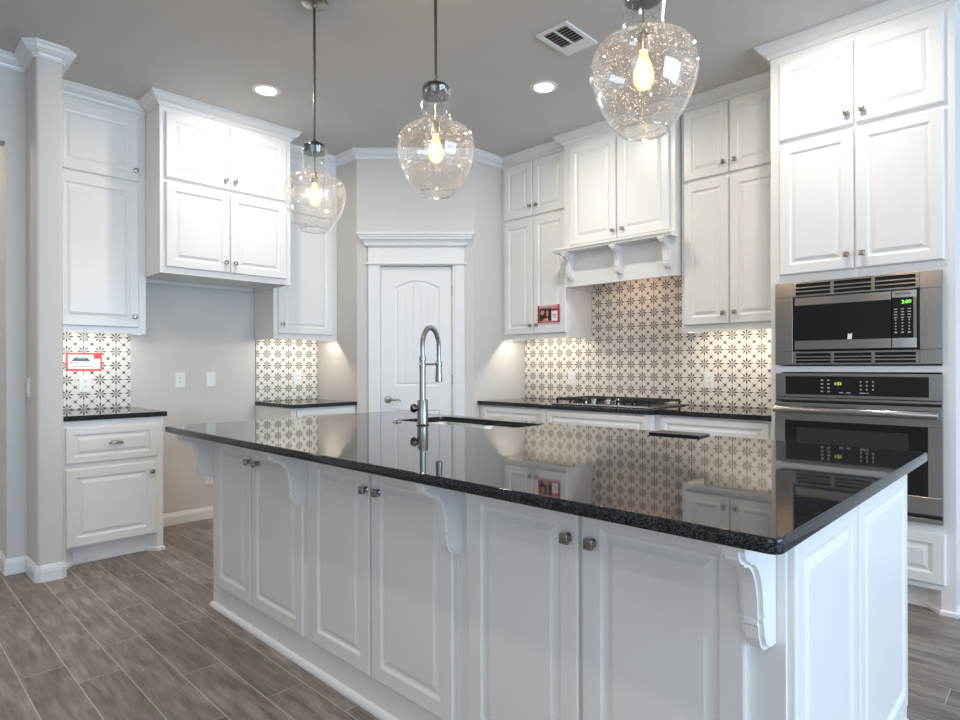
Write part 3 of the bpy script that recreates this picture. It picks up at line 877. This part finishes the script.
# sink: two stainless bowls hung under the opening
t = thing('double_sink', 'stainless double bowl undermount sink in the island top', 'sink', ((SX0 + SX1) / 2, (SY0 + SY1) / 2, .884))
hx = (SX1 - SX0) / 2; 
for ya, yb in ((SY0, SY0 + .385), (SY0 + .405, SY1)):
    ya -= (SY0 + SY1) / 2; yb -= (SY0 + SY1) / 2
    m = MB(); L = []
    for ins, z in ((0, 0), (.004, -.01), (.012, -.17), (.030, -.185)):
        L.append([m.bm.verts.new((p[0], p[1], z)) for p in rrect(-hx + ins, hx - ins, ya + ins, yb - ins, .045)])
    for a, b in zip(L, L[1:]):
        for k in range(len(a)): m.bm.faces.new((a[k], a[(k + 1) % len(a)], b[(k + 1) % len(a)], b[k]))
    m.bm.faces.new(L[-1])
    bw = m.obj('bowl', M_sink, t, True, SM)
    MB().lathe([(.045, 0), (.040, .003), (.015, .001)], (0, (ya + yb) / 2, -.1845), 20).obj('drain', M_chrome, bw, True, SM)
m = MB().box(-hx, hx, -.0065 + .0225, .0065 + .0235, -.02, -.001, .002); m.obj('divider', M_sink, t)

# faucet
t = thing('kitchen_faucet', 'tall brushed nickel pull down faucet behind the island sink', 'faucet', (1.972, 2.320, .9145), math.radians(24))
m = MB().lathe([(0, 0), (.031, 0), (.032, .004), (.027, .008), (.027, .122), (.025, .126), (.0, .126)], seg=28)
m.obj('faucet_base', M_chrome, t, True, SM)
MB().lathe([(.0155, .124), (.0155, .292)], seg=24).obj('riser', M_chrome, t, True, SM)
MB().lathe([(.0145, .284), (.0175, .286), (.0175, .300), (.0150, .302), (.0150, .318), (.0175, .320), (.0175, .338), (.0125, .341)], seg=24).obj('collar', M_chrome, t, True, SM)
RA = .098
path = [(0, 0, .336), (0, 0, .39)] + [(RA - RA * math.cos(a), 0, .39 + .098 * math.sin(a)) for a in [PI * i / 20 for i in range(1, 20)]] + [(2 * RA, 0, .39), (2 * RA, 0, .34), (2 * RA, 0, .305)]
sp_ = MB().tube(path, .0105, 14).obj('spout', M_chrome, t, True, SM)
# coil around the hose
co_ = MB(); pp = []
for i in range(0, 261):
    u = i / 260 * (len(path) - 3) + 1; k = min(int(u), len(path) - 2); f_ = u - k
    p = Vector(path[k]).lerp(Vector(path[k + 1]), f_); tg = (Vector(path[k + 1]) - Vector(path[k])).normalized()
    n1 = Vector((0, 1, 0)); n2 = tg.cross(n1); a = i * 2 * PI / 6
    pp.append(p + (n1 * math.cos(a) + n2 * math.sin(a)) * .0125)
co_.tube(pp, .0016, 5).obj('spring_coil', M_chrome, sp_, True)
MB().lathe([(.0, .318), (.0165, .318), (.0165, .26), (.019, .235), (.019, .212), (.016, .208), (0, .208)], (2 * RA, 0, 0), 20).obj('spray_head', M_chrome, t, True, SM)
m = MB().tube([(.010, 0, .301), (2 * RA - .012, 0, .301)], .0055, 10).lathe([(.0165, .294), (.0185, .296), (.0185, .308), (.0165, .310)], (2 * RA, 0, 0), 20)
m.obj('holder_arm', M_chrome, t, True, SM)
lv = math.radians(HEAD * 180 / PI + 90 - 24)
dx_, dy_ = math.cos(lv), math.sin(lv)
m = MB().tube([(dx_ * .015, dy_ * .015, .083), (dx_ * .030, dy_ * .030, .083)], .014, 18).tube([(dx_ * (.030 + .005 * k_), dy_ * (.030 + .005 * k_), .083) for k_ in range(7)], [.016, .0215, .023, .023, .022, .019, .012], 20)
m.obj('handle', M_pewter, t, True, SM)
t = thing('air_switch', 'small round metal button set in granite left of the faucet', 'button', (1.986, 2.542, .9145))
MB().lathe([(0, .006), (.020, .006), (.024, .003), (.026, 0), (0, 0)], seg=20).obj('cap', M_chrome, t, True, SM)
MB().lathe([(0, .009), (.011, .0085), (.012, .006), (0, .006)], seg=16).obj('push_button', M_pewter, t, True, SM)

# folder of manuals lying on the back of the island
t = thing('document_folder', 'thin black folder lying flat at the back of the island top', 'folder', (2.425, 1.195, .9145), math.radians(3))
m = MB().box(-.060, .060, -.108, .108, .0055, .007, .0005).box(-.060, .060, -.108, .108, 0, .0015, .0005).box(-.060, -.0585, -.108, .108, .0, .007); m.obj('cover', M_folder, t)
MB().box(-.057, .056, -.104, .104, .0016, .0054).obj('paper_sheets', plain('grey_paper', (.25, .22, .22), .6), t)

# ------------------------------------------------------------------ pendants
def pendant(x, y, label, phi):
    t = thing('pendant_lamp', label, 'pendant light', (x, y, 0), phi, 'glass pendants over the island')
    MB().lathe([(.062, 0), (.062, -.018), (.052, -.024), (.012, -.026), (.010, -.040), (.0, -.040)], (0, 0, CEIL - .0005), 32).obj('ceiling_canopy', M_nickel, t, True, SM)
    MB().lathe([(.006, 2.314), (.006, CEIL - .036)], seg=12).obj('stem', M_pewter, t, True)
    m = MB().lathe([(0, 2.320), (.018, 2.320), (.024, 2.313), (.042, 2.308), (.051, 2.300), (.053, 2.290), (.047, 2.288), (.047, 2.278), (.053, 2.276), (.053, 2.262), (.0, 2.260)], seg=32)
    m.obj('cap', M_pewter, t, True, SM)
    outer = [(.0670, 2.284), (.0640, 2.272), (.0600, 2.250), (.0575, 2.222), (.0575, 2.190), (.0600, 2.168), (.0690, 2.153), (.088, 2.144), (.114, 2.135), (.135, 2.121), (.1475, 2.096), (.1515, 2.068), (.1500, 2.038),
             (.142, 2.002), (.128, 1.964), (.109, 1.930), (.090, 1.904), (.077, 1.889), (.0700, 1.882)]
    # resample smoothly
    pr = []
    for i in range(len(outer) - 1):
        p0, p1, p2, p3 = outer[max(i - 1, 0)], outer[i], outer[i + 1], outer[min(i + 2, len(outer) - 1)]
        for k in range(3):
            u = k / 3
            pr.append(tuple(.5 * (2 * p1[j] + (p2[j] - p0[j]) * u + (2 * p0[j] - 5 * p1[j] + 4 * p2[j] - p3[j]) * u * u + (3 * p1[j] - p0[j] - 3 * p2[j] + p3[j]) * u ** 3) for j in (0, 1)))
    pr.append(outer[-1])
    inner = [(r_ - .0036, z_) for r_, z_ in pr[::-1]]; inner[0] = (pr[-1][0] - .0035, pr[-1][1] + .0005)
    sh = MB().lathe(pr + inner, seg=56).obj('glass_shade', M_seed, t, True)
    MB().lathe([(.0685 + .0034 * math.cos(a), 1.8815 + .0034 * math.sin(a)) for a in [2 * PI * i / 10 for i in range(11)]], seg=48).obj('glass_rim', M_rim, t, True)
    MB().lathe([(.004, 2.16), (.004, 2.262)], seg=10).lathe([(0, 2.166), (.013, 2.166), (.0165, 2.158), (.0165, 2.112), (.0, 2.110)], seg=20).obj('socket', M_nickel, t, True, SM)
    bp = [(.011, 2.111), (.013, 2.098), (.020, 2.080), (.0265, 2.060), (.029, 2.042), (.0265, 2.022), (.019, 2.009), (.008, 2.003), (0, 2.002)]
    bu = MB().lathe(bp, seg=24).obj('bulb', M_bulbglass, t, True)
    f = MB()
    pts = []
    for i in range(9):
        a = 2 * PI * i / 8.0; r_ = .012
        pts += [(r_ * math.cos(a), r_ * math.sin(a), 2.076 if i % 2 else 2.026)]
    f.tube(pts, .0022, 6)
    f.obj('filament', M_fil, bu, True)
    l = bpy.data.lights.new('bulb_light', 'POINT'); l.energy = 4; l.color = (1, .74, .48); l.shadow_soft_size = .02
    lo = bpy.data.objects.new('bulb_light', l); C.objects.link(lo); lo.parent = t; lo.location = (0, 0, 2.06)
    return t
pendant(1.600, 2.698, 'seeded glass pendant hanging nearest the refrigerator cabinet', .4)
pendant(1.600, 1.797, 'seeded glass pendant hanging in the middle in front of the pantry wall', 1.7)
pendant(1.600, .894, 'seeded glass pendant hanging nearest the oven tower, largest in view', 2.9)

# ------------------------------------------------------------------ recessed lights, vent
def downlight(x, y, label):
    t = thing('recessed_light', label, 'ceiling light', (x, y, CEIL - .0005), 0, 'recessed ceiling lights')
    MB().lathe([(.062, -.002), (.066, -.006), (.088, -.004), (.092, 0)], seg=36).obj('trim_ring', M_plate, t, True, SM)
    MB().lathe([(0, -.003), (.0625, -.003)], seg=32).obj('lens', M_lens, t)
    l = bpy.data.lights.new('lamp', 'AREA'); l.shape = 'DISK'; l.size = .11; l.energy = LAMP_POWER; l.color = (1, .94, .86)
    o = bpy.data.objects.new('lamp', l); C.objects.link(o); o.parent = t; o.location = (0, 0, -.012)
K = 1818 / 1804
downlight(1.882 * K, 3.767 * K, 'lit recessed ceiling light above the refrigerator cabinet')
downlight(3.117 * K, 2.453 * K, 'lit recessed ceiling light between the vent and the range hood')
for x_, y_, lb in ((3.10, .92, 'lit recessed ceiling light in front of the oven tower'), (.55, 2.7, 'lit recessed ceiling light over the floor left of the island'),
                   (.2, .6, 'lit recessed ceiling light above the camera spot'), (-1.3, -.6, 'added recessed ceiling light in the unseen living area behind'), (1.9, -1.3, 'added recessed ceiling light in the unseen living area toward the window')):  # both living area lights are unseen, added to help light the room
    downlight(x_, y_, lb)
t = thing('ceiling_vent', 'white rectangular air vent with dark louvres in the ceiling', 'vent', (2.742 * K, 1.998 * K, CEIL - .0005))
m = MB().box(-.148, .148, -.103, -.078, -.010, 0, .002).box(-.148, .148, .078, .103, -.010, 0, .002).box(-.148, -.120, -.0785, .0785, -.010, 0, .002).box(.060, .148, -.0785, .0785, -.010, 0, .002)
m.obj('vent_frame', M_plate, t)
MB().box(-.121, .061, -.079, .079, -.002, -.0005).obj('duct_opening', M_dark, t)
for i in range(7):
    x_ = -.112 + i * .025
    MB().prism([(x_ + .012, -.003), (x_ + .001, -.0092), (x_, -.0085), (x_ + .011, -.0022)], -.078, .078, 'y').obj('louvre', M_plate, t)
MB().box(-.12, .06, -.004, .004, -.0098, -.0022).obj('louvre_bar', M_plate, t)

# ------------------------------------------------------------------ outlets and switches (local: x right, y into wall)
def plate(kind, x, y, z, rz, label, cat, wdt=.075, h=.118):
    t = thing(kind, label, cat, (x, y, z), rz)
    MB().box(-wdt / 2, wdt / 2, -.006, -.0004, -h / 2, h / 2, .002).obj('cover_plate', M_plate, t)
    if kind == 'wall_outlet':
        r_ = MB().box(-.018, .018, -.0085, -.0058, -.036, .036, .001).obj('receptacle', M_plate, t)
        m = MB()
        for zz in (.019, -.019):
            for xx in (-.006, .006): m.box(xx - .0014, xx + .0014, -.0088, -.0084, zz - .004, zz + .005)
            m.cyl((0, -.0088, zz - .009), .0022, .0004, 'y', 10)
        m.obj('slots', M_dark, r_)
    elif kind == 'light_switch':
        MB().prism([(-.0085, .034), (-.0058, .034), (-.0058, -.034), (-.012, -.034)], -.016, .016, 'x').obj('rocker', M_plate, t)
    else:
        MB().box(-.012, .012, -.0068, -.0058, -.003, .003).obj('jack', M_plate, t)
    return t
YT = YW - .008; XT = XW - .008
plate('wall_outlet', 1.130, YT, 1.093, 0, 'white outlet on the star tile below the red bordered sign', 'outlet')
plate('wall_outlet', 2.752, YT, 1.108, 0, 'white outlet on the star tile in the corner left of the pantry', 'outlet')
plate('wall_outlet', 1.763, YW, 1.106, 0, 'white outlet on the plain recess wall, left of the blank plate', 'outlet')
plate('cable_plate', 1.995, YW, 1.107, 0, 'blank white wall plate right of the outlet on the plain recess wall', 'wall plate')
plate('wall_outlet', 1.985, YW, .330, 0, 'white outlet low on the recess wall behind the island end', 'outlet')
plate('wall_outlet', XT, 3.097, 1.103, RR, 'white outlet on the star tile left of the cooktop', 'outlet')
plate('wall_outlet', XT, 1.890, 1.101, RR, 'white outlet on the star tile between cooktop and oven tower', 'outlet')
plate('light_switch', CX0, 4.368, 1.090, RR, 'white light switch on the dark side of the wing wall', 'switch')

# ------------------------------------------------------------------ signs
t = thing('product_sign', 'red bordered white card standing on the outlet against the star tile', 'sign', (1.124, YT - .002, 1.245), 0)
MB().box(-.108, .108, -.003, 0, -.062, .062).obj('card', M_card, t)
m = MB().box(-.108, .108, -.0036, -.003, .050, .062).box(-.108, .108, -.0036, -.003, -.062, -.050).box(-.108, -.097, -.0036, -.003, -.05, .05).box(.098, .108, -.0036, -.003, -.05, .05)
m.box(.058, .098, -.0036, -.003, .022, .050)
m.obj('red_border', M_red, t)
MB().prism([(-.078, .004), (.040, .004), (.014, .030), (-.052, .030)], -.0036, -.003, 'y').obj('printed_vehicle', M_teal, t)
MB().prism([(-.045, .020), (.012, .020), (.004, .027), (-.038, .027)], -.0039, -.0036, 'y').obj('printed_window', plain('pale_teal_print', (.25, .42, .42), .4), t)
m = MB()
for a, b, z in ((-.086, -.030, -.008), (-.004, .046, -.008), (-.07, .058, -.034)): m.box(a, b, -.0036, -.003, z - .0025, z + .0025)
m.box(-.086, -.076, -.0036, -.003, -.014, .0); m.obj('printed_lines', M_grey, t)

t = thing('recipe_flyer', 'red edged flyer with a dark photo taped on the cabinet door', 'sign', (UX - .0225, 3.093, 1.634), RR)
MB().box(-.112, .112, -.003, 0, -.072, .072).obj('card', M_pink, t)
MB().box(-.112, -.096, -.0036, -.003, -.072, .072).box(.094, .112, -.0036, -.003, -.072, .072).box(-.096, .094, -.0036, -.003, -.070, -.062).box(.03, .094, -.0036, -.003, .022, .042).obj('red_edges', M_crimson, t)
MB().box(-.094, .030, -.0035, -.003, -.058, .045).obj('dark_photo', M_dark, t)
m = MB(); m.prism([(.03 + .012 * math.cos(a) - .042, .005 + .028 * math.sin(a)) for a in [2 * PI * i / 12 for i in range(12)]], -.0039, -.0035, 'y')
m.prism([(-.062 + .022 * math.cos(a), .012 + .020 * math.sin(a)) for a in [2 * PI * i / 12 for i in range(12)]], -.0039, -.0035, 'y'); m.obj('photo_tones', M_skin, t)
MB().prism([(-.062, -.056), (.0, -.056), (-.006, -.030), (-.05, -.042)], -.0039, -.0035, 'y').obj('photo_glow', M_orange, t)
MB().box(.034, .092, -.0035, -.003, -.058, .020).obj('text_panel', M_card, t)
MB().box(.044, .080, -.0039, -.0035, -.024, -.018).box(.048, .076, -.0039, -.0035, -.036, -.031).box(.044, .080, -.0039, -.0035, -.012, -.006).obj('printed_lines', M_grey, t)
MB().box(-.094, .092, -.0035, -.003, .047, .060).obj('title_band', M_grey, t)

# hall lamp
l = bpy.data.lights.new('hall_lamp', 'POINT'); l.energy = 25; l.color = (1, .82, .62); l.shadow_soft_size = .1
o = bpy.data.objects.new('hall_lamp', l); C.objects.link(o); o.location = (-.3, 5.6, 2.7)
